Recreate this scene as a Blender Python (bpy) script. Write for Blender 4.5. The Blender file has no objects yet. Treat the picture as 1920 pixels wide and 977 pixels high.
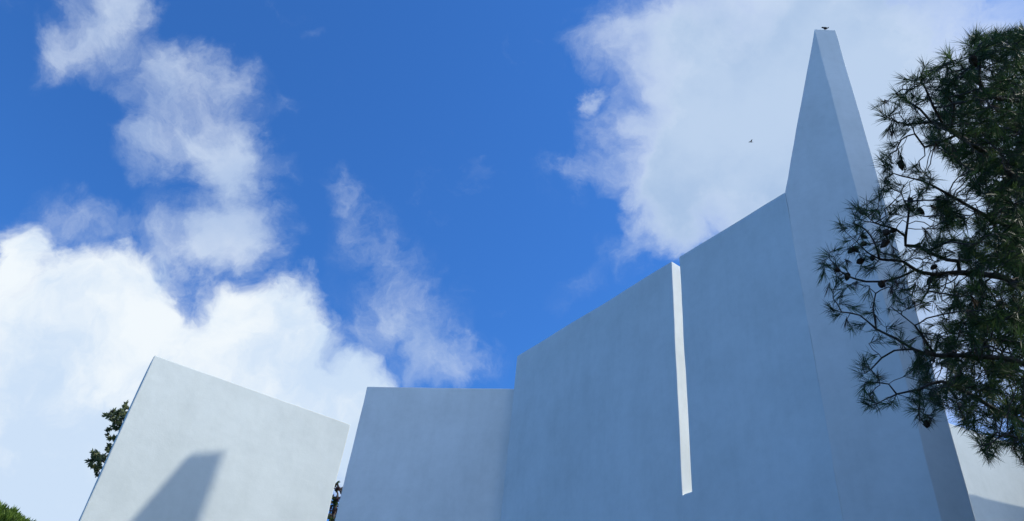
import bpy, bmesh, math, random
import numpy as np
from mathutils import Vector, Matrix, noise, kdtree

random.seed(7)
scn = bpy.context.scene
COL = scn.collection
W0, H0, FPX = 1920.0, 977.0, 1420.0
CAM = Vector((0, 0, 1.6))

# ------------------------------------------------------------------ camera
Zc = Vector((217, 1788.5, FPX)).normalized()          # world up seen in camera axes (right, up, forward)
Fc = Vector((0, 0, 1))
Yc = (Fc - Fc.dot(Zc) * Zc).normalized()
Xc = Yc.cross(Zc)
if Xc.x < 0:
    Xc = -Xc
cam_data = bpy.data.cameras.new('camera')
cam = bpy.data.objects.new('camera', cam_data)
COL.objects.link(cam)
R = Matrix(((Xc.x, Xc.y, -Xc.z), (Yc.x, Yc.y, -Yc.z), (Zc.x, Zc.y, -Zc.z)))
cam.matrix_world = Matrix.Translation(CAM) @ R.to_4x4()
cam_data.sensor_width = 36.0
cam_data.lens = 36.0 * FPX / W0
cam_data.clip_start = 0.05
cam_data.clip_end = 5000
scn.camera = cam


def ray(px, py):
    c = Vector(((px - W0 / 2) / FPX, -(py - H0 / 2) / FPX, 1.0))
    return Vector((c.dot(Xc), c.dot(Yc), c.dot(Zc))).normalized()


def at_r(px, py, r):
    return CAM + ray(px, py) * r


def at_h(px, py, h):                                   # h above the camera
    v = ray(px, py)
    return CAM + v * (h / v.z)


def project(p):
    d = Vector(p) - CAM
    c = Xc * d.x + Yc * d.y + Zc * d.z
    return (W0 / 2 + FPX * c.x / c.z, H0 / 2 - FPX * c.y / c.z, c.z)


# ------------------------------------------------------------------ tags and helpers
def tag(o, label=None, cat=None, group=None, kind=None):
    if label: o['label'] = label
    if cat: o['category'] = cat
    if group: o['group'] = group
    if kind: o['kind'] = kind
    return o


def empty(name, loc):
    o = bpy.data.objects.new(name, None)
    o.location = loc
    o.empty_display_size = 0.2
    COL.objects.link(o)
    return o


def mesh_obj(name, verts, faces, mat, parent=None, smooth=False):
    me = bpy.data.meshes.new(name)
    me.from_pydata([tuple(v) for v in verts], [], faces)
    me.update()
    o = bpy.data.objects.new(name, me)
    COL.objects.link(o)
    if mat: me.materials.append(mat)
    if smooth:
        me.polygons.foreach_set('use_smooth', [True] * len(me.polygons))
    if parent:
        o.parent = parent
        o.matrix_parent_inverse = Matrix.Translation(-parent.location)
    return o


# ------------------------------------------------------------------ materials
def new_mat(name):
    m = bpy.data.materials.new(name)
    m.use_nodes = True
    nt = m.node_tree
    b = nt.nodes['Principled BSDF']
    return m, nt, b


def plaster(name, base=(0.84, 0.85, 0.84), dirt=0.5):
    m, nt, b = new_mat(name)
    N, L = nt.nodes.new, nt.links.new
    tc = N('ShaderNodeTexCoord')
    # broad blotches left by brush and weather
    n1 = N('ShaderNodeTexNoise'); n1.inputs['Scale'].default_value = 0.9; n1.inputs['Detail'].default_value = 7; n1.inputs['Roughness'].default_value = .62
    L(tc.outputs['Object'], n1.inputs['Vector'])
    # vertical run marks
    mp = N('ShaderNodeMapping'); mp.inputs['Scale'].default_value = (2.4, 2.4, .5)
    L(tc.outputs['Object'], mp.inputs['Vector'])
    n2 = N('ShaderNodeTexNoise'); n2.inputs['Scale'].default_value = 1.6; n2.inputs['Detail'].default_value = 6; n2.inputs['Roughness'].default_value = .6
    L(mp.outputs['Vector'], n2.inputs['Vector'])
    n3 = N('ShaderNodeTexNoise'); n3.inputs['Scale'].default_value = 9; n3.inputs['Detail'].default_value = 8; n3.inputs['Roughness'].default_value = .7
    L(tc.outputs['Object'], n3.inputs['Vector'])
    r1 = N('ShaderNodeMapRange'); r1.inputs[1].default_value = .38; r1.inputs[2].default_value = .72; r1.inputs[3].default_value = 0; r1.inputs[4].default_value = 1
    L(n1.outputs['Fac'], r1.inputs[0])
    r2 = N('ShaderNodeMapRange'); r2.inputs[1].default_value = .45; r2.inputs[2].default_value = .78; r2.inputs[3].default_value = 0; r2.inputs[4].default_value = 1
    L(n2.outputs['Fac'], r2.inputs[0])
    r3 = N('ShaderNodeMapRange'); r3.inputs[1].default_value = .4; r3.inputs[2].default_value = .75; r3.inputs[3].default_value = 0; r3.inputs[4].default_value = 1
    L(n3.outputs['Fac'], r3.inputs[0])
    a1 = N('ShaderNodeMath'); a1.operation = 'MULTIPLY_ADD'; a1.inputs[1].default_value = .7
    L(r2.outputs[0], a1.inputs[0]); L(r1.outputs[0], a1.inputs[2])
    a2 = N('ShaderNodeMath'); a2.operation = 'MULTIPLY_ADD'; a2.inputs[1].default_value = .5
    L(r3.outputs[0], a2.inputs[0]); L(a1.outputs[0], a2.inputs[2])
    a3 = N('ShaderNodeMath'); a3.operation = 'MULTIPLY'; a3.inputs[1].default_value = dirt; a3.use_clamp = True
    L(a2.outputs[0], a3.inputs[0])
    mx = N('ShaderNodeMix'); mx.data_type = 'RGBA'
    mx.inputs[6].default_value = (*base, 1)
    mx.inputs[7].default_value = (base[0] * .74, base[1] * .75, base[2] * .735, 1)
    L(a3.outputs[0], mx.inputs[0])
    L(mx.outputs[2], b.inputs['Base Color'])
    b.inputs['Roughness'].default_value = .9
    b.inputs['Specular IOR Level'].default_value = .2
    # trowelled stucco relief
    n4 = N('ShaderNodeTexNoise'); n4.inputs['Scale'].default_value = 55; n4.inputs['Detail'].default_value = 5; n4.inputs['Roughness'].default_value = .65
    L(tc.outputs['Object'], n4.inputs['Vector'])
    n5 = N('ShaderNodeTexNoise'); n5.inputs['Scale'].default_value = 2.6; n5.inputs['Detail'].default_value = 4
    L(tc.outputs['Object'], n5.inputs['Vector'])
    b1 = N('ShaderNodeBump'); b1.inputs['Strength'].default_value = .22; b1.inputs['Distance'].default_value = .003
    L(n4.outputs['Fac'], b1.inputs['Height'])
    b2 = N('ShaderNodeBump'); b2.inputs['Strength'].default_value = .5; b2.inputs['Distance'].default_value = .012
    L(n5.outputs['Fac'], b2.inputs['Height']); L(b1.outputs['Normal'], b2.inputs['Normal'])
    L(b2.outputs['Normal'], b.inputs['Normal'])
    return m


def leafy(name, rough=.55, transl=.25):
    """plant matter: the colour of each tuft sits in the mesh attribute 'tint'"""
    m, nt, b = new_mat(name)
    N, L = nt.nodes.new, nt.links.new
    at = N('ShaderNodeAttribute'); at.attribute_name = 'tint'
    L(at.outputs['Color'], b.inputs['Base Color'])
    b.inputs['Roughness'].default_value = rough
    b.inputs['Specular IOR Level'].default_value = .3
    if transl:
        tr = N('ShaderNodeBsdfTranslucent')
        L(at.outputs['Color'], tr.inputs['Color'])
        mix = N('ShaderNodeMixShader'); mix.inputs[0].default_value = transl
        L(b.outputs[0], mix.inputs[1]); L(tr.outputs[0], mix.inputs[2])
        L(mix.outputs[0], nt.nodes['Material Output'].inputs['Surface'])
    return m


def noisy(name, c1, c2, scale, rough=.9, bump=.01):
    m, nt, b = new_mat(name)
    N, L = nt.nodes.new, nt.links.new
    tc = N('ShaderNodeTexCoord')
    n = N('ShaderNodeTexNoise'); n.inputs['Scale'].default_value = scale; n.inputs['Detail'].default_value = 8
    L(tc.outputs['Object'], n.inputs['Vector'])
    rp = N('ShaderNodeValToRGB')
    rp.color_ramp.elements[0].position = .35; rp.color_ramp.elements[0].color = (*c1, 1)
    rp.color_ramp.elements[1].position = .65; rp.color_ramp.elements[1].color = (*c2, 1)
    L(n.outputs['Fac'], rp.inputs[0]); L(rp.outputs[0], b.inputs['Base Color'])
    b.inputs['Roughness'].default_value = rough
    b.inputs['Specular IOR Level'].default_value = .2
    bp = N('ShaderNodeBump'); bp.inputs['Distance'].default_value = bump
    L(n.outputs['Fac'], bp.inputs['Height']); L(bp.outputs[0], b.inputs['Normal'])
    return m


M_WALL = plaster('white_plaster', dirt=.40)
M_WALL_OLD = plaster('weathered_white_plaster', base=(.83, .85, .82), dirt=.34)
M_NEEDLE = leafy('pine_needles', transl=.42)
M_LEAF = leafy('shrub_leaves', transl=.4)
M_BARK = noisy('pine_bark', (.055, .045, .04), (.13, .11, .10), 30, bump=.006)
M_CONE = noisy('cone_scales', (.035, .025, .02), (.085, .06, .045), 40, bump=.004)
M_GROUND = noisy('dry_grass_ground', (.022, .03, .014), (.05, .048, .03), 1.5, bump=.03)
M_BIRD = noisy('bird_plumage', (.03, .028, .03), (.09, .075, .07), 60, bump=.001)

# ------------------------------------------------------------------ walls
def prism(name, plan, tops, mat, parent=None, seed=0.0, bev=.018, rough=.009, z0=-.15, cell=.35):
    """vertical slab: plan = ground points counter-clockwise from above, tops = height of the top at each point;
    edges slightly rounded, faces cut up and set a few millimetres in and out like hand plastered masonry"""
    bm = bmesh.new()
    lo = [bm.verts.new((p[0], p[1], z0)) for p in plan]
    hi = [bm.verts.new((p[0], p[1], t)) for p, t in zip(plan, tops)]
    n = len(plan)
    for i in range(n):
        j = (i + 1) % n
        bm.faces.new((lo[i], lo[j], hi[j], hi[i]))
    bm.faces.new(hi)
    bm.faces.new(lo[::-1])
    bm.normal_update()
    return finish_slab(name, bm, mat, parent, seed, bev, rough, cell)


def finish_slab(name, bm, mat, parent, seed, bev, rough, cell):
    bmesh.ops.recalc_face_normals(bm, faces=bm.faces[:])
    sharp = [e for e in bm.edges if len(e.link_faces) == 2 and e.calc_face_angle() > math.radians(8)]
    bmesh.ops.bevel(bm, geom=sharp, offset=bev, segments=2, profile=.6, affect='EDGES', clamp_overlap=True)
    # slice into small cells so that the arrises can wander a little
    lo = Vector((min(v.co.x for v in bm.verts), min(v.co.y for v in bm.verts), min(v.co.z for v in bm.verts)))
    hi = Vector((max(v.co.x for v in bm.verts), max(v.co.y for v in bm.verts), max(v.co.z for v in bm.verts)))
    for ax in range(3):
        k = int((hi[ax] - lo[ax]) / cell)
        for i in range(1, k):
            co = Vector((0, 0, 0)); co[ax] = lo[ax] + (hi[ax] - lo[ax]) * i / k
            no = Vector((0, 0, 0)); no[ax] = 1
            bmesh.ops.bisect_plane(bm, geom=bm.verts[:] + bm.edges[:] + bm.faces[:], plane_co=co, plane_no=no, dist=1e-4)
    for v in bm.verts:
        p = v.co * .9 + Vector((seed, seed * 1.7, 0))
        q = v.co * 3.1 + Vector((seed, 0, seed))
        v.co += noise.noise_vector(p) * rough + noise.noise_vector(q) * rough * .8
    me = bpy.data.meshes.new(name)
    bm.to_mesh(me); bm.free()
    me.polygons.foreach_set('use_smooth', [True] * len(me.polygons))
    me.set_sharp_from_angle(angle=math.radians(50))
    me.materials.append(mat)
    o = bpy.data.objects.new(name, me)
    COL.objects.link(o)
    wn = o.modifiers.new('face_weighted', 'WEIGHTED_NORMAL'); wn.keep_sharp = True; wn.weight = 90; wn.mode = 'FACE_AREA'
    if parent:
        o.parent = parent
        o.matrix_parent_inverse = Matrix.Translation(-parent.location)
    return o


def flat(v):
    return Vector((v.x, v.y, 0))


def az_point(px, py, p, d):
    """ground point where the line p + t d crosses the vertical plane of pixel (px, py)"""
    v = ray(px, py)
    # (p + t d) x v = 0
    t = -(p.x * v.y - p.y * v.x) / (d.x * v.y - d.y * v.x)
    return Vector((p.x + d.x * t, p.y + d.y * t, 0))


def top_at(px, py, g):
    v = ray(px, py)
    return CAM.z + math.hypot(g.x, g.y) * v.z / math.hypot(v.x, v.y)


# --- sunlit wall on the left
KA = .54
a0, a1 = at_h(290, 665, 8 * KA), at_h(658, 795, 8 * KA)
dA = flat(a1 - a0).normalized()
nA = Vector((dA.y, -dA.x, 0))                          # towards the camera
TA = .26
A0, A1 = flat(a0), flat(a1)
wallA = prism('wall', [A0, A1, A1 - nA * TA, A0 - nA * TA], [a0.z, a1.z, a1.z, a0.z], M_WALL_OLD, seed=3.1, rough=.006, cell=.3)
tag(wallA, 'sunlit white plaster wall slab at the left with a slanting grey shadow on its face', 'wall', kind='thing')

# --- wall in the middle, in shade
KB = .93
b0, b1 = at_h(688, 725, 8 * KB), at_h(962, 729, 8 * KB)
dB = flat(b1 - b0).normalized()
nB = Vector((dB.y, -dB.x, 0))
B0, B1 = flat(b0), flat(b1) + dB * .2
wallB = prism('wall', [B0, B1, B1 - nB * .3, B0 - nB * .3], [b0.z, b1.z, b1.z, b0.z], M_WALL, seed=8.4)
tag(wallB, 'lower shaded wall slab with level top between the sunlit wall and the slotted wall', 'wall', kind='thing')

# --- tall wall with the slot
HC = 8.0
c0, c1 = at_h(970, 668, HC), at_h(1472, 360, HC)
e = flat(c1 - c0).normalized()
into = Vector((-e.y, e.x, 0))
TC = .24
sl0, sl1 = at_h(1258, 490, HC), at_h(1274, 480, HC)
C0, C1 = flat(c0), flat(c1)
t0 = (flat(sl0) - C0).dot(e); t1 = (flat(sl1) - C0).dot(e) - .022; tE = (C1 - C0).dot(e)
g0 = C0 + e * t0
zs = top_at(1278, 928, g0)                              # bottom of the slot
zt = CAM.z + HC
bm = bmesh.new()
prof = [(0, -.15), (tE + .003, -.15), (tE + .003, zt), (t1, zt), (t1, zs), (t0, zs), (t0, zt), (0, zt)]
fr = [bm.verts.new((*(C0 + e * s)[:2], z)) for s, z in prof]
SPL = .0                                               # the slot runs slightly askew through the wall
bk = [bm.verts.new((*(C0 + e * (s + (SPL if 3 <= i <= 6 else 0)) + into * TC)[:2], z)) for i, (s, z) in enumerate(prof)]
# front and back as three quads each side of and below the slot
bl = bm.verts.new((*(C0 + e * t0)[:2], -.15)); br = bm.verts.new((*(C0 + e * t1)[:2], -.15))
bl2 = bm.verts.new((*(C0 + e * (t0 + SPL) + into * TC)[:2], -.15)); br2 = bm.verts.new((*(C0 + e * (t1 + SPL) + into * TC)[:2], -.15))
for F, l, r, flip in ((fr, bl, br, False), (bk, bl2, br2, True)):
    for q in ((F[0], l, F[5], F[6], F[7]), (l, r, F[4], F[5]), (r, F[1], F[2], F[3], F[4])):
        bm.faces.new(q[::-1] if flip else q)
ring = [(0, 7), (7, 6), (6, 5), (5, 4), (4, 3), (3, 2), (2, 1)]
for i, j in ring:
    bm.faces.new((fr[i], fr[j], bk[j], bk[i]))
bm.faces.new((fr[0], bk[0], bl2, bl)); bm.faces.new((bl, bl2, br2, br)); bm.faces.new((br, br2, bk[1], fr[1]))
wallC = finish_slab('slotted_wall', bm, M_WALL, None, 5.2, .014, .008, .3)
tag(wallC, 'tall shaded white wall split by one narrow vertical slot, its top climbing towards the tower', 'wall', kind='thing')
sill = prism('sill', [g0 + into * .02 + e * .012, g0 + e * (t1 - t0 - .004) + into * .02, g0 + e * (t1 - t0 - .004) + into * (TC - .02), g0 + e * .012 + into * (TC - .02)],
             [zs + .012, zs + .012, zs + .03, zs + .03], M_WALL_OLD, wallC, seed=1.0, bev=.003, rough=.002, z0=zs - .03, cell=.2)

# --- tower
tw_dir = Vector((.77, -.64, 0)).normalized()
S = C1 + e * .0
crease = az_point(1640, 490, S, tw_dir)
rt_dir = Vector((.99, -.11, 0)).normalized()
Rt = az_point(1700, 520, crease, rt_dir)
zT1 = top_at(1527, 54, crease); zT3 = top_at(1571, 55, Rt)
zTm = top_at(1550, 58, (crease + Rt) / 2)
Sb = S + into * .7
Cb = crease + Vector((.45, .80, 0)) * .6
Rb = Rt + Vector((.40, .92, 0)) * 1.1
bm = bmesh.new()
def bv(p, z): return bm.verts.new((p.x, p.y, z))
S_lo, S_hi = bv(S, -.15), bv(S, zt)
K_lo, K_hi = bv(crease, -.15), bv(crease, zT1 - .02)
R_lo, R_hi = bv(Rt, -.15), bv(Rt, zT3)
B_lo, B_hi = bv(Rb, -.15), bv(Rb, zT3)
Q_lo, Q_hi = bv(Sb, -.15), bv(Sb, zt)
for f in ((S_lo, K_lo, K_hi, S_hi), (K_lo, R_lo, R_hi, K_hi), (R_lo, B_lo, B_hi, R_hi), (B_lo, Q_lo, Q_hi, B_hi), (Q_lo, S_lo, S_hi, Q_hi),
          (S_hi, K_hi, B_hi), (S_hi, B_hi, Q_hi), (K_hi, R_hi, B_hi), (S_lo, Q_lo, B_lo, R_lo, K_lo)):
    bm.faces.new(f)
tower = finish_slab('tower', bm, M_WALL, None, 11.7, .007, .008, .3)
tag(tower, 'tall white tapering tower rising to a narrow flat tip beside the slotted wall', 'tower', kind='thing')

# --- wall beyond the tower, low at the right
RE = 15.0
vE = ray(1790, 800)
E0 = flat(vE).normalized() * RE
dE = Vector((.93, .30, 0)).normalized()
nE = Vector((dE.y, -dE.x, 0))
Ez = top_at(1790, 796, E0)
Es, Ef = E0 - dE * 1.2, E0 + dE * 5.0
wallE = prism('wall', [Es, Ef, Ef - nE * .3, Es - nE * .3], [Ez, Ez, Ez, Ez], M_WALL_OLD, seed=21.0)
tag(wallE, 'pale lit wall low at the right, beyond the tower and under the pine branches', 'wall', kind='thing')

# ------------------------------------------------------------------ sun direction
SUN_AZ, SUN_EL = math.radians(-2.5), math.radians(50.0)   # azimuth from +X towards +Y
SUN = Vector((math.cos(SUN_AZ) * math.cos(SUN_EL), math.sin(SUN_AZ) * math.cos(SUN_EL), math.sin(SUN_EL)))


def on_plane(px, py, p0, n):
    v = ray(px, py)
    t = (p0 - CAM).dot(n) / v.dot(n)
    return CAM + v * t


# --- slab added out of frame, shaped to throw the shadow on the sunlit wall
A0z = Vector((A0.x, A0.y, 0))
cast_n = Vector((SUN.x, SUN.y, 0)).normalized()
hits = [on_plane(px, py, A0z, nA) for px, py in ((355, 850), (421, 846.5), (374, 977), (300, 913), (245, 977))]
TD = 20.3
fin = []
for h in hits:
    base = hits[1] + SUN * TD
    tt = (base - h).dot(cast_n) / SUN.dot(cast_n)
    fin.append(h + SUN * tt)
side = Vector((-cast_n.y, cast_n.x, 0))
up = lambda q: (q.dot(side), q.z)
o0 = fin[1]
def fin_pt(s, z): return Vector((o0.x, o0.y, 0)) + side * s + Vector((0, 0, z))
s_l = (fin[0] - o0).dot(side); z_l = fin[0].z
s_b = (fin[4] - o0).dot(side); z_b = fin[4].z
s_r = (fin[2] - o0).dot(side)
k = (s_b - s_l) / (z_b - z_l)
zz = z_b - .6
s_z = s_b + k * (zz - z_b)
bm = bmesh.new()
prof = [(s_l, z_l), (0, fin[1].z), (s_r, -.1), (s_z, -.1), (s_z, zz)]
fr = [bm.verts.new(fin_pt(s, z)) for s, z in prof]
bk = [bm.verts.new(fin_pt(s, z) + cast_n * .3) for s, z in prof]
bm.faces.new(fr); bm.faces.new(bk[::-1])
for i in range(5):
    bm.faces.new((fr[i], bk[i], bk[(i + 1) % 5], fr[(i + 1) % 5]))
shadow_slab = finish_slab('wall', bm, M_WALL, None, 30.2, .012, .006, .5)
tag(shadow_slab, 'tall pointed white slab added unseen beyond the right picture edge to cast the slanting shadow', 'wall', kind='thing')

# --- low wall added out of frame to shade the foot of the pale wall
q1 = on_plane(1823, 926, E0, nE) + SUN * 5.0
q2 = on_plane(1907, 946, E0, nE) + SUN * 5.0
dq = (q2 - q1)
qa, qb = q1 - dq * 1.2, q1 + dq * 3.0
qn = Vector((dq.y, -dq.x, 0)).normalized()
if qn.dot(SUN) < 0: qn = -qn
shade_wall = prism('wall', [flat(qa), flat(qb), flat(qb) + qn * .25, flat(qa) + qn * .25], [qa.z, qb.z, qb.z, qa.z], M_WALL, seed=40.1, rough=.002, cell=.8)
tag(shade_wall, 'white wall added unseen beyond the right picture edge to shade the foot of the pale wall', 'wall', kind='thing')

# ------------------------------------------------------------------ ground
bm = bmesh.new()
G = 48
for i in range(G + 1):
    for j in range(G + 1):
        u, v = (i / G - .5) * 2, (j / G - .5) * 2
        x, y = math.copysign(abs(u) ** 2.2, u) * 1500, math.copysign(abs(v) ** 2.2, v) * 1500
        bm.verts.new((x, y, 0))
bm.verts.ensure_lookup_table()
for i in range(G):
    for j in range(G):
        a = i * (G + 1) + j
        bm.faces.new((bm.verts[a], bm.verts[a + G + 1], bm.verts[a + G + 2], bm.verts[a + 1]))
me = bpy.data.meshes.new('ground'); bm.to_mesh(me); bm.free(); me.materials.append(M_GROUND)
ground = bpy.data.objects.new('ground', me); COL.objects.link(ground); tag(ground, kind='structure')

# ------------------------------------------------------------------ plants: branching grown towards points of the crown
def grow(nodes, par, attr, step, infl, kill, iters, rng, jitter=.25, ok=None):
    attr = [Vector(a) for a in attr]
    stale = 0
    for it in range(iters):
        if not attr: break
        kd = kdtree.KDTree(len(nodes))
        for i, p in enumerate(nodes): kd.insert(p, i)
        kd.balance()
        pull, keep = {}, []
        for a in attr:
            co, i, d = kd.find(a)
            if d < kill: continue
            keep.append(a)
            if d < infl:
                pull.setdefault(i, Vector()); pull[i] += (a - nodes[i]).normalized()
        attr = keep
        added = 0
        for i, v in pull.items():
            if v.length < 1e-4: v = Vector((rng.uniform(-1, 1), rng.uniform(-1, 1), rng.uniform(-1, 1)))
            d = v.normalized() + Vector((rng.gauss(0, 1), rng.gauss(0, 1), rng.gauss(0, 1))) * jitter
            p = nodes[i] + d.normalized() * step
            if kd.find(p)[2] < step * .3: continue
            if ok and not ok(p): continue
            nodes.append(p); par.append(i); added += 1
        stale = stale + 1 if not added else 0
        if stale > 4: break
    print('GROW', it, len(nodes), len(attr))
    return nodes, par


def resample(pts, step):
    out = [pts[0].copy()]
    # catmull-rom through the traced joints
    P = [pts[0]] + list(pts) + [pts[-1]]
    for i in range(1, len(P) - 2):
        a, b, c, d = P[i - 1], P[i], P[i + 1], P[i + 2]
        n = max(1, int((c - b).length / step))
        for k in range(1, n + 1):
            t = k / n
            out.append(.5 * ((2 * b) + (c - a) * t + (2 * a - 5 * b + 4 * c - d) * t * t + (3 * b - a - 3 * c + d) * t ** 3))
    return out


def radii(par, n, tip, exp):
    ch = [[] for _ in range(n)]
    for i in range(n):
        if par[i] >= 0: ch[par[i]].append(i)
    r = [0.0] * n; size = [1] * n
    order = []
    st = [i for i in range(n) if par[i] < 0]
    while st:
        i = st.pop(); order.append(i); st.extend(ch[i])
    for i in reversed(order):
        if not ch[i]: r[i] = tip
        else:
            r[i] = sum(r[c] ** exp for c in ch[i]) ** (1 / exp)
            size[i] = 1 + sum(size[c] for c in ch[i])
    return r, size, ch, order


def tube_mesh(nodes, par, r, ch, order, sides=5):
    V, F = [], []
    def ring(p, d, rad):
        d = d.normalized() if d.length > 1e-9 else Vector((0, 0, 1))
        a = d.orthogonal().normalized(); b = d.cross(a)
        s = len(V)
        for k in range(sides):
            t = 2 * math.pi * k / sides
            V.append(p + a * math.cos(t) * rad + b * math.sin(t) * rad)
        return s
    def join(s0, s1):
        # match the closest starting corner so that tubes do not twist
        best = min(range(sides), key=lambda o: sum((V[s0 + k] - V[s1 + (k + o) % sides]).length_squared for k in range(sides)))
        for k in range(sides):
            F.append((s0 + k, s0 + (k + 1) % sides, s1 + (k + 1 + best) % sides, s1 + (k + best) % sides))
    start = [i for i in order if par[i] < 0 or (ch[par[i]] and i != max(ch[par[i]], key=lambda c: r[c]))]
    for s in start:
        chain = [s]
        while ch[chain[-1]]:
            chain.append(max(ch[chain[-1]], key=lambda c: r[c]))
        if par[s] >= 0: chain.insert(0, par[s])
        if len(chain) < 2: continue
        prev = None
        for i, q in enumerate(chain):
            d = nodes[chain[min(i + 1, len(chain) - 1)]] - nodes[chain[max(i - 1, 0)]]
            rad = r[q] if not (i == 0 and par[s] >= 0) else r[chain[1]]
            cur = ring(nodes[q], d, rad)
            if prev is not None: join(prev, cur)
            prev = cur
    return V, F


def tuft(V, F, T, p, d, n, L, w, spread, droop, col, rng, back=0.0):
    """needles round a twig end: slim three-cornered blades that bend a little"""
    d = d.normalized()
    a = d.orthogonal().normalized(); b = d.cross(a)
    for _ in range(n):
        ph = rng.uniform(0, 2 * math.pi); th = spread * (.35 + .75 * rng.random())
        v = d * math.cos(th) + (a * math.cos(ph) + b * math.sin(ph)) * math.sin(th)
        v.z -= droop * rng.random()
        v.normalize()
        q = p - d * back * rng.random()
        l = L * rng.uniform(.65, 1.1)
        s = v.orthogonal().normalized()
        s = (s * math.cos(ph) + v.cross(s) * math.sin(ph)) * w * .5
        mid = q + v * l * .55
        v2 = (v + Vector((0, 0, -droop * .35))).normalized()
        end = mid + v2 * l * .45
        i = len(V)
        V += [q - s * .7, q + s * .7, mid + s, mid - s, end]
        F += [(i, i + 1, i + 2, i + 3), (i + 3, i + 2, i + 4)]
        g = rng.uniform(.8, 1.2)
        c = (col[0] * g, col[1] * g, col[2] * g)
        T += [c] * 5


def tint(o, T):
    at = o.data.color_attributes.new('tint', 'FLOAT_COLOR', 'POINT')
    arr = np.ones((len(T), 4), np.float32); arr[:, :3] = np.array(T, np.float32)
    at.data.foreach_set('color', arr.ravel())


def mixc(a, b, t): return tuple(a[i] + (b[i] - a[i]) * t for i in range(3))


def in_poly(x, y, P):
    c = False; j = len(P) - 1
    for i in range(len(P)):
        if (P[i][1] > y) != (P[j][1] > y) and x < (P[j][0] - P[i][0]) * (y - P[i][1]) / (P[j][1] - P[i][1]) + P[i][0]: c = not c
        j = i
    return c


# --- the near pine at the right ------------------------------------------------
rng = random.Random(11)
STEP = .05
root_xy = Vector((4.75, 3.35, 0))
pine = empty('pine_tree', root_xy)
tag(pine, 'dark pine with long needles and hanging cones, its branches reaching in front of the tower', 'tree')
nodes, par = [], []
trunk_pts = [root_xy + Vector((0, 0, -.1)), root_xy + Vector((.06, .04, 1.5)), root_xy + Vector((-.02, .1, 3.2)), root_xy + Vector((-.12, .02, 4.9)),
             root_xy + Vector((-.2, .08, 6.4)), root_xy + Vector((-.35, .1, 7.6))]
for i, p in enumerate(resample(trunk_pts, STEP * 2)):
    nodes.append(p); par.append(i - 1)
n_trunk = len(nodes)


def add_branch(pts, attach=True):
    pts = resample(pts, STEP)
    kd = kdtree.KDTree(len(nodes))
    for i, p in enumerate(nodes): kd.insert(p, i)
    kd.balance()
    _, last, d = kd.find(pts[0])
    start = 0 if d > STEP * .4 else 1
    for p in pts[start:]:
        nodes.append(p); par.append(last); last = len(nodes) - 1


def px_path(seq, r0, r1):
    n = len(seq)
    return [at_r(x, y, r0 + (r1 - r0) * i / (n - 1) + rng.uniform(-.04, .04)) for i, (x, y) in enumerate(seq)]


def limb(trunk_z, seq, r0, r1):
    k = min(range(n_trunk), key=lambda i: abs(nodes[i].z - trunk_z))
    a = nodes[k]; first = at_r(*seq[0], r0)
    mid = a.lerp(first, .5) + Vector((0, 0, .18))
    pp = px_path(seq, r0, r1); pp[0] = first
    add_branch([a, mid] + pp)


# thick limbs coming in from the trunk, then the traced boughs of the open side
limb(5.0, [(1960, 545), (1880, 520), (1799, 511), (1747, 514), (1716, 506), (1692, 490), (1649, 486), (1627, 474), (1606, 453), (1586, 436)], 5.3, 4.75)
limb(4.2, [(1990, 700), (1900, 675), (1805, 666), (1754, 666), (1713, 655), (1681, 635), (1643, 617), (1612, 591), (1578, 585), (1556, 578)], 5.2, 4.7)
limb(6.0, [(1980, 360), (1900, 330), (1850, 290), (1810, 263), (1782, 245), (1770, 236), (1746, 230), (1700, 233), (1672, 226)], 5.4, 4.9)
limb(6.9, [(1985, 200), (1930, 190), (1870, 185), (1838, 159), (1838, 107), (1835, 85)], 5.5, 5.2)
limb(3.7, [(1985, 850), (1930, 800), (1870, 770), (1820, 740), (1765, 715), (1724, 730), (1681, 739), (1644, 757), (1629, 761)], 5.2, 4.75)
limb(5.6, [(1985, 470), (1920, 440), (1840, 400), (1770, 360), (1730, 340), (1690, 330)], 5.8, 5.2)
limb(3.9, [(2000, 900), (1940, 840), (1890, 815), (1860, 830), (1850, 845)], 4.9, 4.6)
limb(6.4, [(1990, 280), (1920, 250), (1860, 240)], 5.9, 6.2)
limb(5.4, [(1990, 600), (1920, 590), (1840, 600)], 6.0, 6.3)
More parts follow.
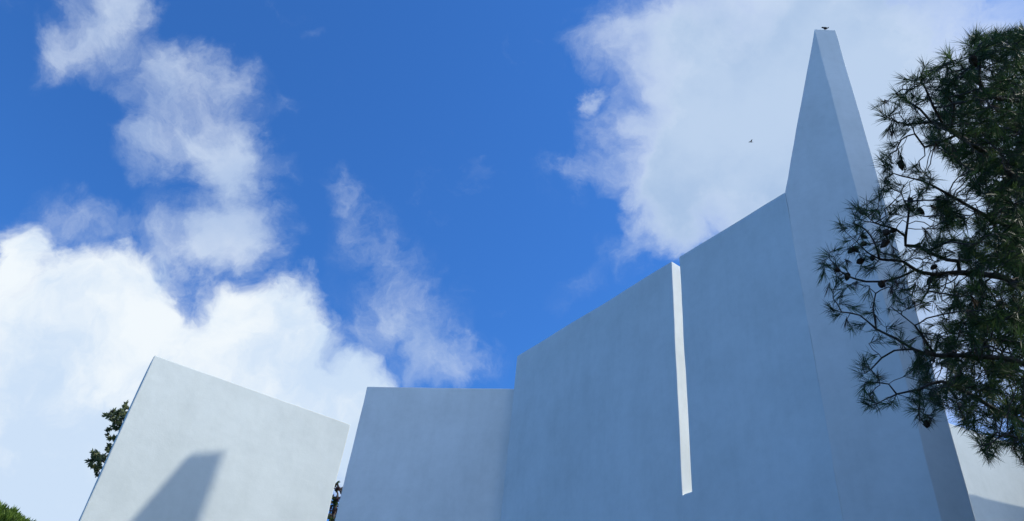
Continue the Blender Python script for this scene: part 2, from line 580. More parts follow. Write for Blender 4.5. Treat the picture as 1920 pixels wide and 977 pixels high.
for seq, r0, r1 in (
    ([(1799, 511), (1796, 490), (1775, 487), (1735, 470), (1723, 462), (1698, 460), (1698, 444), (1704, 391), (1695, 376), (1690, 362)], 5.0, 4.8),
    ([(1698, 446), (1680, 430), (1660, 424), (1640, 418), (1625, 405)], 4.95, 4.8),
    ([(1716, 506), (1686, 520), (1652, 528), (1624, 528), (1587, 517), (1575, 508), (1554, 483)], 4.92, 4.7),
    ([(1624, 528), (1600, 530), (1580, 545), (1572, 560)], 4.78, 4.7),
    ([(1649, 486), (1640, 455), (1622, 430), (1600, 418)], 4.8, 4.72),
    ([(1643, 617), (1637, 576), (1642, 550), (1630, 540)], 4.78, 4.72),
    ([(1578, 585), (1570, 570), (1562, 560)], 4.72, 4.7),
    ([(1681, 739), (1666, 720), (1644, 717), (1622, 717)], 4.85, 4.75),
    ([(1713, 655), (1677, 657), (1653, 671), (1633, 693), (1622, 700)], 4.95, 4.8),
    ([(1653, 671), (1648, 664), (1636, 655), (1629, 644)], 4.85, 4.8),
    ([(1633, 693), (1648, 712), (1650, 722)], 4.82, 4.8),
    ([(1717, 733), (1724, 766), (1724, 788)], 4.95, 4.9),
    ([(1786, 230), (1789, 196), (1776, 183), (1765, 170)], 5.0, 4.95),
    ([(1767, 285), (1733, 276), (1715, 251), (1690, 262)], 5.1, 4.95),
    ([(1746, 230), (1725, 205), (1700, 190), (1680, 175)], 5.0, 4.9),
    ([(1770, 236), (1750, 200), (1735, 165), (1725, 150)], 5.05, 4.95),
    ([(1838, 159), (1815, 140), (1800, 118)], 5.3, 5.2),
    ([(1754, 666), (1735, 640), (1715, 610), (1690, 590), (1670, 575)], 5.0, 4.85),
    ([(1747, 514), (1740, 545), (1725, 570), (1700, 580)], 5.0, 4.9),
    ([(1765, 715), (1790, 740), (1800, 770)], 5.0, 4.95),
):
    kd = kdtree.KDTree(len(nodes))
    for i, p in enumerate(nodes): kd.insert(p, i)
    kd.balance()
    # begin on the bough that passes closest to the traced fork
    best, bd = None, 1e9
    for i, p in enumerate(nodes):
        if i < n_trunk: continue
        x, y, _z = project(p)
        dd = (x - seq[0][0]) ** 2 + (y - seq[0][1]) ** 2
        if dd < bd: best, bd = i, dd
    rr = (nodes[best] - CAM).length
    pp = px_path(seq, rr, rr + (r1 - r0)); pp[0] = nodes[best]
    add_branch(pp)

OUT = [(1935, 50), (1890, 56), (1868, 55), (1850, 68), (1838, 62), (1822, 72), (1800, 78), (1796, 95), (1776, 98), (1768, 112), (1740, 120), (1725, 132), (1700, 148), (1690, 165),
       (1655, 185), (1652, 215), (1668, 245), (1690, 262), (1672, 275), (1655, 288), (1650, 305), (1665, 330), (1650, 360), (1640, 372), (1604, 385), (1585, 415), (1570, 435),
       (1548, 478), (1550, 500), (1558, 545), (1550, 575), (1556, 600), (1590, 610), (1620, 600), (1650, 640), (1625, 660), (1615, 690), (1622, 745), (1640, 765), (1690, 745), (1710, 790),
       (1735, 795), (1760, 790), (1800, 800), (1830, 815), (1842, 845), (1860, 850), (1880, 830), (1900, 845), (1935, 880)]
GAPS = [(1702, 425, 26), (1735, 430, 16), (1650, 450, 14), (1625, 560, 18), (1600, 555, 12), (1730, 540, 16), (1665, 600, 24), (1640, 590, 18), (1680, 690, 30), (1650, 650, 18),
        (1700, 705, 24), (1715, 205, 14), (1735, 300, 26), (1760, 310, 22), (1700, 300, 22), (1690, 330, 16), (1760, 560, 20), (1770, 540, 16), (1745, 600, 18), (1760, 620, 18), (1780, 590, 14),
        (1685, 770, 20), (1660, 680, 18), (1790, 330, 14), (1740, 390, 14), (1590, 475, 14), (1615, 500, 10), (1812, 110, 14), (1750, 700, 14), (1815, 690, 12)]
attr = []
while len(attr) < 8200:
    x, y = rng.uniform(1540, 1935), rng.uniform(45, 885)
    if not in_poly(x, y, OUT): continue
    xw = x + 75 * noise.noise(Vector((y / 75, x / 160, 1.7))) + 35 * noise.noise(Vector((y / 30, x / 60, 5.1)))
    dens = min(1, max(0, (xw - 1590) / 215.0))
    if y > 780: dens = max(dens * .75, .4)
    if rng.random() > .10 + .90 * dens ** 1.6: continue
    clump = noise.noise(Vector((x / 42, y / 42, 3.3))) + .5 * noise.noise(Vector((x / 19, y / 19, 8.1)))
    if clump < -.02 - .42 * min(1, max(0, (xw - 1745) / 150)): continue
    if any((x - a) ** 2 + (y - b) ** 2 < r * r for a, b, r in GAPS): continue
    r = rng.uniform(4.65, 5.15 + 2.4 * max(0, (dens - .6) / .4))
    attr.append(at_r(x, y, r))
FRINGE = [(1653, 202), (1650, 217), (1660, 239), (1672, 196), (1696, 174), (1700, 150), (1730, 159), (1746, 122), (1770, 110), (1801, 119), (1807, 88), (1838, 67), (1657, 285), (1647, 303), (1666, 315),
          (1684, 263), (1712, 300), (1700, 202), (1733, 177), (1755, 159), (1603, 388), (1627, 385), (1643, 382), (1584, 410), (1569, 422), (1575, 437), (1575, 468), (1581, 480), (1548, 474), (1541, 496),
          (1554, 514), (1557, 533), (1603, 517), (1658, 364), (1680, 348), (1667, 336), (1658, 526), (1673, 551), (1683, 597), (1548, 576), (1566, 597), (1581, 600), (1591, 572), (1603, 615), (1637, 563),
          (1661, 582), (1637, 456), (1720, 444), (1615, 682), (1607, 700), (1618, 730), (1633, 762), (1622, 766), (1670, 759), (1713, 788), (1743, 784), (1706, 675), (1713, 693), (1629, 664), (1651, 631),
          (1863, 854), (1911, 857), (1700, 330), (1690, 290), (1680, 225), (1720, 225), (1650, 400), (1610, 430), (1735, 640), (1690, 640)]
for (x, y) in FRINGE:
    i = min((k for k in range(n_trunk, len(nodes))), key=lambda k: (lambda q: (q[0] - x) ** 2 + (q[1] - y) ** 2)(project(nodes[k])))
    r0 = (nodes[i] - CAM).length
    for _ in range(6):
        attr.append(at_r(x + rng.gauss(0, 7), y + rng.gauss(0, 7), r0 + rng.uniform(-.12, .12)))
cen = root_xy + Vector((.1, .1, 6.3))
for _ in range(4200):                                   # the rest of the crown, beyond the right and upper edges of the view
    v = Vector((rng.gauss(0, 1), rng.gauss(0, 1), rng.gauss(0, 1))).normalized() * rng.uniform(.5, 1) ** .5
    p = cen + Vector((v.x * 2.2, v.y * 2.3, v.z * 3.0))
    x, y, zc = project(p)
    if zc > .1 and x < 1930 and -20 < y < 990: continue
    if (p - CAM).length < 3.6: continue
    if zc > .1 and x < 2060 and y < 130: continue
    attr.append(p)
def pine_ok(p):                                        # the open outline of the crown: no twig grows out of it towards the tower
    x, y, zc = project(p)
    if zc < .1: return True
    if x > 1935 or y > 1000 or y < -60: return (p - CAM).length > 3.4
    return any(in_poly(x + a, y + b, OUT) for a, b in ((0, 0), (9, 0), (-9, 0), (0, 9), (0, -9)))


grow(nodes, par, attr, STEP, .7, .062, 110, rng, .22, ok=pine_ok)
rad, size, ch, order = radii(par, len(nodes), .0021, 2.35)
rad = [min(r, .16) for r in rad]
for i in range(n_trunk): rad[i] = max(rad[i], .15 - .10 * i / n_trunk)
V, F = tube_mesh(nodes, par, rad, ch, order, 5)
mesh_obj('trunk', V, F, M_BARK, pine, smooth=True)
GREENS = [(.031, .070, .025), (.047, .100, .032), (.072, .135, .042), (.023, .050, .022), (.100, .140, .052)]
BROWN = [(.12, .075, .05), (.09, .062, .045)]
V, F, T = [], [], []
V2, F2, T2 = [], [], []
def dens_at(p):                                        # the thin, partly withered tips of the lower open side
    x, y, zc = project(p)
    return zc > .1 and x < 1740 and y > 500


for i in range(n_trunk, len(nodes)):
    if size[i] > 4 or par[i] < 0: continue
    d = nodes[i] - nodes[par[i]]
    tip = not ch[i]
    col = mixc(rng.choice(GREENS), rng.choice(GREENS), rng.random())
    dead = rng.random() < (.09 if dens_at(nodes[i]) else .035)
    xx, yy, zz_ = project(nodes[i])
    wide = 1.0 if (zz_ > .1 and xx < 1990 and yy < 1060) else 4.0      # outside the view: needles widened to screen the tower from light
    if dead:
        tuft(V2, F2, T2, nodes[i], d + Vector((0, 0, -.08)), 24, .085, .0024, .5, .9, rng.choice(BROWN), rng, .03)
    elif tip:
        tuft(V, F, T, nodes[i], d + Vector((0, 0, .015)), 34, .094, .0026 * wide, .66, .35, col, rng, .045)
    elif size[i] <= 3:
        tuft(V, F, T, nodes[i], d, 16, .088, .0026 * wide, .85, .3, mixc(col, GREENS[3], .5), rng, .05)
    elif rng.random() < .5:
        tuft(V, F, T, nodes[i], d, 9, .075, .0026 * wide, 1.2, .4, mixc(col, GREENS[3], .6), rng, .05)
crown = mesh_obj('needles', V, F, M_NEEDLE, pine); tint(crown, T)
tag(crown, 'long green needles in brush-like tufts')
dead_o = mesh_obj('needles', V2, F2, M_NEEDLE, pine); tint(dead_o, T2)
tag(dead_o, 'withered brown needles hanging down')
PINE_STATS = (len(nodes), len(F))

# cones
def cone_mesh():
    V, F = [], []
    rings, seg = 15, 14
    for i in range(rings + 1):
        t = i / rings
        prof = math.sin(math.pi * min(1, .08 + .92 * t) ** .75) ** .8 if 0 < t < 1 else .05
        for k in range(seg):
            a = 2 * math.pi * (k + .5 * (i % 2)) / seg
            bump = 1 + (.16 if (i + k) % 2 else -.12)
            rr = .018 * prof * bump
            V.append(Vector((math.cos(a) * rr, math.sin(a) * rr, -.068 * t)))
    for i in range(rings):
        for k in range(seg):
            F.append((i * seg + k, i * seg + (k + 1) % seg, (i + 1) * seg + (k + 1) % seg, (i + 1) * seg + k))
    F.append(tuple(range(seg))[::-1]); F.append(tuple(rings * seg + k for k in range(seg)))
    # the short stalk
    b = len(V)
    for z, r in ((.012, .003), (-.004, .004)):
        for k in range(5): V.append(Vector((math.cos(k * 1.2566) * r, math.sin(k * 1.2566) * r, z)))
    for k in range(5): F.append((b + k, b + 5 + k, b + 5 + (k + 1) % 5, b + (k + 1) % 5))
    return V, F

CONES = [(1612, 402), (1621, 452), (1598, 478), (1618, 492), (1643, 490), (1664, 440), (1681, 438), (1664, 466), (1724, 397), (1709, 380), (1572, 518), (1589, 522), (1649, 533), (1741, 525), (1750, 510),
         (1771, 178), (1769, 190), (1773, 152), (1819, 115), (1827, 132), (1827, 148), (1795, 190), (1804, 190), (1704, 308), (1781, 630), (1748, 742), (1734, 798), (1790, 560), (1860, 420), (1850, 610), (1880, 700), (1838, 300), (1600, 470), (1630, 462)]
cv, cf = cone_mesh()
cone0 = None
vis = [(i, *project(nodes[i])) for i in range(n_trunk, len(nodes)) if project(nodes[i])[2] > 0]
for (x, y) in CONES:
    i, _, _, _ = min(vis, key=lambda q: (q[1] - x) ** 2 + (q[2] - y + 8) ** 2)
    if cone0 is None:
        cone0 = mesh_obj('cone', cv, cf, M_CONE, pine, smooth=False); c = cone0
    else:
        c = cone0.copy(); COL.objects.link(c); c.parent = pine
    c.matrix_parent_inverse = Matrix.Translation(-pine.location)
    c.location = nodes[i]
    c.rotation_euler = (rng.uniform(-.9, .9), rng.uniform(-.9, .9), rng.uniform(0, 6))
    s = rng.uniform(.7, 1.0); c.scale = (s, s, s)


# --- trees beyond the walls -------------------------------------------------------
def far_tree(name, base, path, clumps, seed, label, greens, step=.16, leaf_L=.16, leaf_w=.02, per=26, extra=None, brown=0.0, kill=.2, tipr=.008):
    rg = random.Random(seed)
    t = empty(name, base)
    tag(t, label, 'tree')
    nd, pr = [], []
    for i, p in enumerate(resample([Vector(p) for p in path], step)):
        nd.append(p); pr.append(i - 1)
    n0 = len(nd)
    at = []
    for (c, rx, rz, n) in clumps:
        for _ in range(n):
            v = Vector((rg.gauss(0, 1), rg.gauss(0, 1), rg.gauss(0, 1))).normalized() * rg.random() ** .4
            at.append(c + Vector((v.x * rx, v.y * rx, v.z * rz)))
    grow(nd, pr, at, step, 3.0, kill, 80, rg, .2)
    r, sz, chh, od = radii(pr, len(nd), tipr, 2.3)
    for i in range(n0): r[i] = max(r[i], .16 - .12 * i / n0)
    V, F = tube_mesh(nd, pr, r, chh, od, 5)
    mesh_obj('trunk', V, F, M_BARK, t, smooth=True)
    V, F, T = [], [], []
    for i in range(n0, len(nd)):
        if sz[i] > 3: continue
        col = mixc(rg.choice(greens), rg.choice(greens), rg.random())
        if rg.random() < brown: col = mixc((.13, .06, .06), (.09, .05, .05), rg.random())
        tuft(V, F, T, nd[i], nd[i] - nd[pr[i]] + Vector((0, 0, step * .4)), per, leaf_L, leaf_w, 1.1, .2, col, rg, step)
    cr = mesh_obj('crown', V, F, M_NEEDLE, t); tint(cr, T)
    return t


d0 = 16.0
P1, P2 = at_r(246, 784, d0), at_r(205, 862, d0 - .3)
P3 = at_r(330, 860, d0 + .6)
tb = Vector((P3.x, P3.y, 0))
P1.z -= .12; P2.z -= .05
far_tree('pine_tree', tb, [tb, tb + Vector((.1, 0, 2.5)), tb + Vector((-.1, .1, P1.z - .6)), tb + Vector((.0, .1, P1.z + .2))],
         [(P1 + Vector((.04, 0, 0)), .50, .38, 260), (at_r(222, 806, d0), .10, .10, 7), (P2 + Vector((.08, 0, 0)), .42, .34, 190)],
         5, 'dark green pine mostly hidden behind the left sunlit wall, two tufts of crown showing',
         [(.17, .20, .09), (.22, .24, .11), (.12, .15, .07)], step=.1, leaf_L=.075, leaf_w=.026, per=22, kill=.085)
d1 = 17.5
Pm = at_r(622, 960, d1)
tb = Vector((Pm.x + .1, Pm.y, 0))
far_tree('leafy_tree', tb, [tb, tb + Vector((.05, 0, 2.0)), tb + Vector((-.02, 0, 4.2)), at_r(632, 935, d1)],
         [(at_r(634, 920, d1), .35, .35, 26), (at_r(628, 945, d1), .45, .4, 60), (at_r(622, 972, d1), .6, .5, 70), (at_r(618, 1000, d1), .8, .6, 60)],
         9, 'slender tree with reddish twigs and some green leaves seen through the gap between two walls',
         [(.05, .085, .03), (.08, .11, .04), (.10, .06, .06)], step=.11, leaf_L=.10, leaf_w=.04, per=14, brown=.35, kill=.12, tipr=.009)

yb = Vector((6.75, 5.65, 0))  # young pine added as a light blocker for the tower's right face
far_tree('pine_tree', yb, [yb, yb + Vector((.03, 0, 2.0)), yb + Vector((-.02, .05, 4.0)), yb + Vector((0, 0, 9.2))],
         [(yb + Vector((0, 0, 2.2)), 1.6, 1.3, 620), (yb + Vector((0, 0, 4.0)), 1.6, 1.5, 700), (yb + Vector((0, 0, 6.4)), 1.5, 1.3, 560), (yb + Vector((-.1, -.1, 7.9)), 1.35, 1.3, 480), (yb + Vector((0, 0, 9.3)), .9, .9, 220)],
         13, 'dense young pine added behind the near pine at the right edge to darken the right face of the tower',
         [(.03, .05, .022), (.04, .07, .028)], step=.13, leaf_L=.17, leaf_w=.028, per=36, kill=.13)

# --- unseen wood added behind the viewer to darken the tower's right face
rg = random.Random(31)
V, F, T = [], [], []
tv, tf = [], []
for k in range(15):
    a = math.radians(72 + 132 * k / 14 + rg.uniform(-3, 3)); rr = rg.uniform(13.5, 18.5); hh = rg.uniform(10.5, 14.5)
    bx, by = math.sin(a) * rr, math.cos(a) * rr
    b = len(tv)
    for (z, q) in ((-.2, .22), (hh * .6, .14), (hh * .95, .03)):
        for m in range(6): tv.append(Vector((bx + q * math.cos(m * 1.0472), by + q * math.sin(m * 1.0472), z)))
    for lv in range(2):
        for m in range(6): tf.append((b + lv * 6 + m, b + lv * 6 + (m + 1) % 6, b + lv * 6 + 6 + (m + 1) % 6, b + lv * 6 + 6 + m))
    for _ in range(420):
        v = Vector((rg.gauss(0, 1), rg.gauss(0, 1), rg.gauss(0, 1))).normalized() * rg.random() ** .33
        wv_ = 1.0 + .25 * noise.noise(v * 2.2 + Vector((k, 0, 0)))
        p = Vector((bx + v.x * 2.6 * wv_, by + v.y * 2.6 * wv_, hh * .56 + v.z * hh * .45))
        tuft(V, F, T, p, v + Vector((0, 0, .3)), 9, .55, .16, 1.2, .2, mixc((.03, .052, .022), (.045, .07, .028), rg.random()), rg, .2)
wood = mesh_obj('added_woodland', V, F, M_NEEDLE); tint(wood, T)
tag(wood, 'dark pine wood added unseen behind the viewer to darken the right face of the tower', 'added_woodland', kind='stuff')
mesh_obj('trunks', tv, tf, M_BARK, wood, smooth=True)

# --- shrub at the lower left -------------------------------------------------------
rg = random.Random(4)
dist = 8.0
edge = [at_r(0, 949, dist), at_r(62, 977, dist)]
sc = at_r(-60, 1090, dist + .2)
Rs = (edge[0] - sc).length - .045
sh = empty('shrub', Vector((sc.x, sc.y, 0)))
tag(sh, 'bright green bush with upright leaf tips in the lower left corner', 'bush')
V, F, T = [], [], []
nd, pr = [], []
base = Vector((sc.x, sc.y, -.05))
for i, p in enumerate(resample([base, base + Vector((.03, .02, sc.z * .5)), Vector((sc.x, sc.y, sc.z))], .1)):
    nd.append(p); pr.append(i - 1)
n0 = len(nd)
SG = [(.10, .17, .025), (.16, .25, .04), (.20, .29, .055), (.06, .11, .025)]
for i in range(5200):
    z = rg.uniform(-.55, 1); ph = rg.uniform(0, 2 * math.pi); q = math.sqrt(1 - z * z)
    n = Vector((q * math.cos(ph), q * math.sin(ph), z))
    lump = noise.noise(n * 3.1) * .10 + noise.noise(n * 8) * .05
    p = sc + n * Rs * (1 + lump - .06 * rg.random() - .04)
    d = (n * .5 + Vector((rg.gauss(0, .25), rg.gauss(0, .25), 1.0))).normalized()
    tuft(V, F, T, p, d, 11, .075, .011, .5, .0, mixc(rg.choice(SG), rg.choice(SG), rg.random()), rg, .05)
    if i % 9 == 0:
        nd.append(sc + n * Rs * .55); pr.append(n0 - 1 - rg.randrange(min(8, n0)))
        nd.append(p); pr.append(len(nd) - 2)
r, sz, chh, od = radii(pr, len(nd), .004, 2.4)
v_, f_ = tube_mesh(nd, pr, [min(x, .07) for x in r], chh, od, 4)
mesh_obj('stem', v_, f_, M_BARK, sh, smooth=True)
fo = mesh_obj('foliage', V, F, M_LEAF, sh); tint(fo, T)

# ------------------------------------------------------------------ birds
def lathe_body(stations, seg=12):
    """body of a bird as one surface along +X: (x, z, half width, half height)"""
    V, F = [], []
    for (x, z, w, h) in stations:
        for k in range(seg):
            a = 2 * math.pi * k / seg
            V.append(Vector((x, math.cos(a) * w, z + math.sin(a) * h)))
    for i in range(len(stations) - 1):
        for k in range(seg):
            F.append((i * seg + k, i * seg + (k + 1) % seg, (i + 1) * seg + (k + 1) % seg, (i + 1) * seg + k))
    F.append(tuple(range(seg))[::-1]); F.append(tuple((len(stations) - 1) * seg + k for k in range(seg)))
    return V, F


def add_blade(V, F, quad, th):
    n = (quad[1] - quad[0]).cross(quad[2] - quad[0]).normalized() * th
    i = len(V)
    V += [q + n for q in quad] + [q - n for q in quad]
    m = len(quad)
    F += [tuple(i + k for k in range(m)), tuple(i + m + k for k in range(m))[::-1]]
    F += [(i + k, i + m + k, i + m + (k + 1) % m, i + (k + 1) % m) for k in range(m)]


# perched: beak to the left, tail cocked
st = [(-.085, .098, .001, .001), (-.072, .099, .005, .005), (-.062, .101, .015, .015), (-.045, .104, .020, .021), (-.028, .096, .019, .021), (-.012, .076, .026, .030), (.012, .060, .031, .034), (.035, .052, .027, .029),
      (.055, .052, .016, .018), (.072, .058, .009, .010)]
V, F = lathe_body(st)
add_blade(V, F, [Vector((.062, -.010, .058)), Vector((.062, .010, .058)), Vector((.118, .018, .100)), Vector((.118, -.018, .100))], .003)
for s in (-1, 1):
    add_blade(V, F, [Vector((-.01, s * .029, .085)), Vector((.03, s * .034, .072)), Vector((.085, s * .016, .062)), Vector((.02, s * .031, .048))], .003)
    add_blade(V, F, [Vector((.008, s * .012, .034)), Vector((.013, s * .012, .034)), Vector((.006, s * .012, .0)), Vector((.001, s * .012, .0))], .002)
    add_blade(V, F, [Vector((.006, s * .008, .001)), Vector((.006, s * .016, .001)), Vector((-.018, s * .018, .001)), Vector((-.018, s * .006, .001))], .0015)
mid = (crease + Rt) / 2
zb = zTm
vb = ray(1549, 57)
bird = mesh_obj('bird', V, F, M_BIRD, None, smooth=False)
bird.location = (mid.x - .005, mid.y - .0, zT3 + (zT1 - .02 - zT3) * .5)
bird.rotation_euler = (0, 0, math.radians(-10)); bird.scale = (.62, .62, .62)
tag(bird, 'small dark bird perched on the flat tip of the tower', 'bird')
# flying
st = [(-.11, 0, .002, .002), (-.095, 0, .012, .012), (-.075, 0, .022, .021), (-.05, -.002, .022, .022), (-.01, -.004, .034, .033), (.04, -.004, .028, .026), (.08, 0, .012, .010), (.10, .002, .016, .004), (.14, .004, .030, .003)]
V, F = lathe_body(st)
for s in (-1, 1):
    add_blade(V, F, [Vector((-.04, s * .02, .012)), Vector((-.055, s * .10, .055)), Vector((.0, s * .2, .06)), Vector((.012, s * .12, .05)), Vector((.03, s * .02, .012))], .003)
fb = mesh_obj('bird', V, F, M_BIRD, None)
fb.location = at_r(1408, 266, 46); fb.rotation_euler = (.25, -.25, math.radians(12))
tag(fb, 'tiny dark bird flying in front of the right cloud', 'bird')

# ------------------------------------------------------------------ sun and sky
sl = bpy.data.lights.new('sun', 'SUN'); sl.energy = 4.3; sl.angle = math.radians(.22); sl.color = (1.0, .99, .87)
so = bpy.data.objects.new('sun', sl); COL.objects.link(so)
so.rotation_euler = SUN.to_track_quat('Z', 'Y').to_euler(); so.location = (30, -3, 40)

w = bpy.data.worlds.new('World'); scn.world = w; w.use_nodes = True
nt = w.node_tree; N, L = nt.nodes.new, nt.links.new
bg = nt.nodes['Background']
SKY_STRENGTH = .1
bg.inputs['Strength'].default_value = SKY_STRENGTH
sky = N('ShaderNodeTexSky'); sky.sky_type = 'NISHITA'; sky.sun_disc = False
sky.sun_elevation = SUN_EL; sky.sun_rotation = math.pi / 2 - SUN_AZ
sky.air_density = 1.0; sky.dust_density = .3; sky.ozone_density = 3.0; sky.altitude = 100
SKY_TINT = (.49, 1.17, 2.0)
tcn = N('ShaderNodeTexCoord')


def math_n(op, a, b=None, clamp=False, c=None):
    n = N('ShaderNodeMath'); n.operation = op; n.use_clamp = clamp
    for k, v in enumerate((a, b, c)):
        if v is None: continue
        if isinstance(v, (int, float)): n.inputs[k].default_value = v
        else: L(v, n.inputs[k])
    return n.outputs[0]


def noise_n(scale, detail, rough, vec, lac=2.0):
    n = N('ShaderNodeTexNoise'); n.inputs['Scale'].default_value = scale; n.inputs['Detail'].default_value = detail; n.inputs['Roughness'].default_value = rough; n.inputs['Lacunarity'].default_value = lac
    L(vec, n.inputs['Vector']); return n


def rng_n(v, a, b, c, d, smooth=True):
    n = N('ShaderNodeMapRange'); n.interpolation_type = 'SMOOTHSTEP' if smooth else 'LINEAR'
    for k, x in enumerate((a, b, c, d)): n.inputs[1 + k].default_value = x
    L(v, n.inputs[0]); return n.outputs[0]


dirv = tcn.outputs['Generated']
def warp(vec, scale, detail, amp):
    n = noise_n(scale, detail, .6, vec)
    s = N('ShaderNodeVectorMath'); s.operation = 'SUBTRACT'; L(n.outputs['Color'], s.inputs[0]); s.inputs[1].default_value = (.5, .5, .5)
    m = N('ShaderNodeVectorMath'); m.operation = 'MULTIPLY_ADD'; L(s.outputs[0], m.inputs[0]); m.inputs[1].default_value = (amp,) * 3; L(vec, m.inputs[2])
    return m.outputs[0]
wv = warp(warp(dirv, 7, 3, .09), 22, 4, .05)
wv_soft = warp(warp(dirv, 5, 3, .08), 16, 5, .09)


def blobs(lst, vec):
    """clouds fixed in the sky: each entry is the direction (by photo pixel), two angular radii, turn and weight"""
    acc = None
    for (x, y, a, b, rot, wt) in lst:
        c = ray(x, y)
        du = ray(x + 20, y) - c; dv = ray(x, y + 20) - c
        ux, uy = du.length / 20, dv.length / 20
        t = math.radians(rot)
        ax = (du.normalized() * math.cos(t) + dv.normalized() * math.sin(t)); ax = (ax - ax.dot(c) * c).normalized()
        ay = c.cross(ax)
        M = Matrix((ax, ay, c)).transposed()
        mp = N('ShaderNodeMapping'); mp.vector_type = 'TEXTURE'
        mp.inputs['Location'].default_value = c
        mp.inputs['Rotation'].default_value = M.to_euler('XYZ')
        mp.inputs['Scale'].default_value = (a * ux, b * uy, 1.0)
        L(vec, mp.inputs['Vector'])
        ln = N('ShaderNodeVectorMath'); ln.operation = 'LENGTH'; L(mp.outputs[0], ln.inputs[0])
        f = rng_n(ln.outputs['Value'], 1.5, .1, 0, wt)
        acc = f if acc is None else math_n('ADD', acc, f)
    return acc


CUM = [(130, 650, 260, 190, 0, 1.0), (215, 545, 110, 85, 0, .8), (60, 820, 260, 220, 0, 1.0), (330, 740, 260, 150, 0, 1.0), (530, 590, 95, 95, 0, .8), (545, 690, 150, 110, 20, .9), (700, 715, 75, 50, 30, .6),
       (15, 475, 50, 65, 0, .8), (430, 560, 60, 60, 0, .45), (640, 770, 100, 60, 20, .6), (200, 900, 300, 150, 0, 1.0), (655, 860, 70, 110, 0, .9)]
WISP = [(180, 60, 100, 80, -20, .85), (95, 110, 60, 55, 0, .5), (225, 10, 60, 60, 0, .6), (380, 135, 110, 48, 10, .75), (300, 200, 75, 80, 0, .7), (420, 250, 75, 85, 0, .9), (350, 300, 100, 65, 0, .5), (440, 330, 65, 110, 0, .75), (400, 470, 120, 50, 0, .55),
        (430, 425, 105, 65, 0, .75), (290, 430, 150, 60, 0, .42), (255, 290, 60, 50, 0, .38), (545, 205, 40, 40, 0, .32), (520, 310, 50, 45, 0, .3), (640, 350, 55, 45, 20, .36), (690, 430, 75, 95, -20, .34), (765, 530, 75, 90, -20, .3), (800, 600, 110, 70, 20, .22), (1060, 325, 75, 60, 0, .4), (1125, 90, 60, 90, 0, .2), (1150, 470, 60, 40, 0, .3), (1090, 540, 60, 35, -20, .28), (900, 330, 35, 25, 0, .2), (825, 680, 65, 55, 0, .52),
        (890, 690, 85, 45, 0, .34), (720, 640, 85, 60, 0, .42), (450, 500, 80, 60, 0, .45), (110, 425, 110, 60, 0, .42), (690, 560, 110, 120, -20, .14), (760, 720, 110, 50, 0, .5), (620, 75, 30, 25, 0, .2)]
RIGHT = [(1420, 120, 300, 230, 0, 1.0), (1245, 60, 115, 110, 0, .42), (1210, 290, 120, 110, 0, .55), (1085, 320, 70, 40, 0, .35), (1225, 400, 90, 80, 30, .9), (1450, 330, 260, 190, 0, 1.0), (1720, 200, 420, 400, 0, 1.0), (1112, 185, 22, 20, 0, .6), (1760, 620, 330, 320, 0, 1.0), (1245, 455, 45, 45, 0, .45)]
fb1 = noise_n(9, 9, .62, wv).outputs['Fac']
fb2 = noise_n(8, 10, .64, wv_soft).outputs['Fac']
fb3 = noise_n(4.5, 8, .58, dirv).outputs['Fac']
d1_ = math_n('ADD', blobs(CUM, wv), math_n('MULTIPLY', math_n('SUBTRACT', fb1, .5), 1.55))
fine = math_n('SUBTRACT', noise_n(26, 6, .6, wv_soft).outputs['Fac'], .5)
bw = blobs(WISP, wv_soft)
d2_ = math_n('ADD', bw, math_n('MULTIPLY', math_n('ADD', math_n('MULTIPLY', math_n('SUBTRACT', fb2, .5), 1.7), math_n('MULTIPLY', fine, .7)), math_n('MULTIPLY', bw, 3.0, True)))
d3_ = math_n('ADD', math_n('ADD', blobs(RIGHT, wv_soft), math_n('MULTIPLY', fine, .35)), math_n('MULTIPLY', math_n('SUBTRACT', fb2, .5), 1.25))
a1_ = rng_n(d1_, .25, 1.0, 0, .98)
a2_ = rng_n(d2_, .06, 1.5, 0, .84)
a3_ = rng_n(d3_, .12, 1.35, 0, .95)
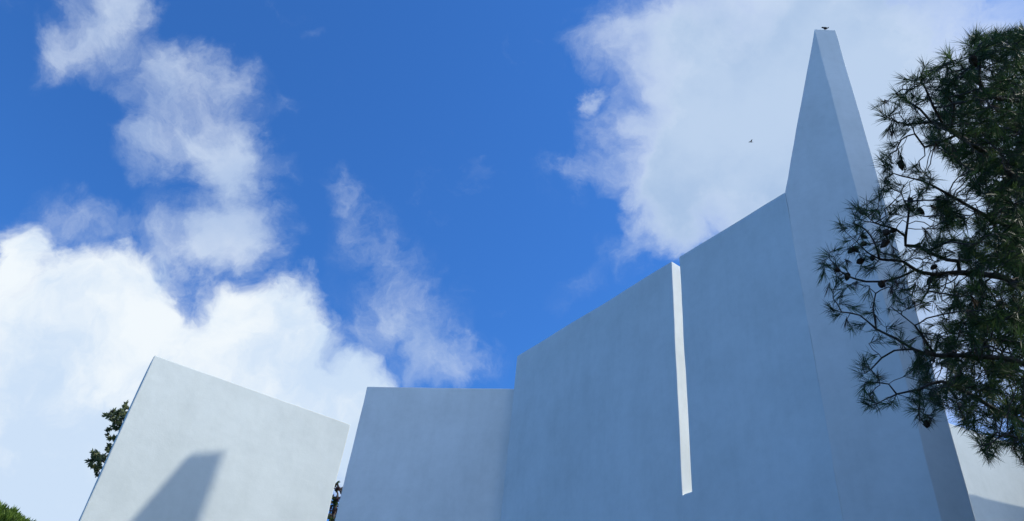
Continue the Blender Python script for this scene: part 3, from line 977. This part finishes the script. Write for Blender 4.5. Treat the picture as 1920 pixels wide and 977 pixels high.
# clouds outside the view, with a bright unseen bank added to light shaded walls
fwd = N('ShaderNodeVectorMath'); fwd.operation = 'DOT_PRODUCT'; L(dirv, fwd.inputs[0]); fwd.inputs[1].default_value = ray(W0 / 2, H0 / 2)
away = rng_n(fwd.outputs['Value'], .72, .45, 0, 1)
brt = N('ShaderNodeVectorMath'); brt.operation = 'DOT_PRODUCT'; L(dirv, brt.inputs[0]); brt.inputs[1].default_value = Vector((.89, -.40, .28)).normalized()
quarter = rng_n(brt.outputs['Value'], .15, .75, 0, 1)
d4 = noise_n(2.6, 8, .6, wv_soft).outputs['Fac']
a4_ = math_n('MULTIPLY', rng_n(math_n('ADD', d4, math_n('MULTIPLY', quarter, .35)), .58, .78, 0, .95), away)


def mixcol(fac, a, b):
    m = N('ShaderNodeMix'); m.data_type = 'RGBA'
    L(fac, m.inputs[0])
    for k, v in ((6, a), (7, b)):
        if isinstance(v, tuple): m.inputs[k].default_value = (*v, 1)
        else: L(v, m.inputs[k])
    return m.outputs[2]


tintn = N('ShaderNodeMix'); tintn.data_type = 'RGBA'; tintn.blend_type = 'MULTIPLY'; tintn.inputs[0].default_value = 1
L(sky.outputs[0], tintn.inputs[6]); tintn.inputs[7].default_value = (*SKY_TINT, 1)
u = 1 / SKY_STRENGTH
def C(r, g, b): return (r * u, g * u, b * u)
shade1 = rng_n(noise_n(5, 7, .6, wv).outputs['Fac'], .4, .66, 0, 1)
shade2 = rng_n(fb3, .36, .64, 0, 1)
c1_ = mixcol(shade1, C(.62, .76, .94), C(.90, .96, 1.0))
c2_ = mixcol(shade2, C(.52, .65, .86), C(.74, .83, .95))
c3_ = mixcol(rng_n(d3_, .75, 1.5, 0, .9), mixcol(shade2, C(.56, .68, .88), C(.76, .85, .97)), mixcol(shade2, C(.38, .53, .76), C(.50, .64, .84)))
col = mixcol(a2_, tintn.outputs[2], c2_)
col = mixcol(a3_, col, c3_)
col = mixcol(a1_, col, c1_)
col = mixcol(a4_, col, C(1.0, 1.34, 1.92))
L(col, bg.inputs['Color'])

# ------------------------------------------------------------------ render settings
scn.view_settings.view_transform = 'Standard'
scn.view_settings.look = 'None'
scn.view_settings.exposure = 0.0
scn.view_settings.gamma = 1.0
scn.view_settings.use_curve_mapping = False
scn.render.engine = 'CYCLES'
scn.cycles.max_bounces = 6
scn.cycles.diffuse_bounces = 4
scn.cycles.use_denoising = True
print('PINE', PINE_STATS)
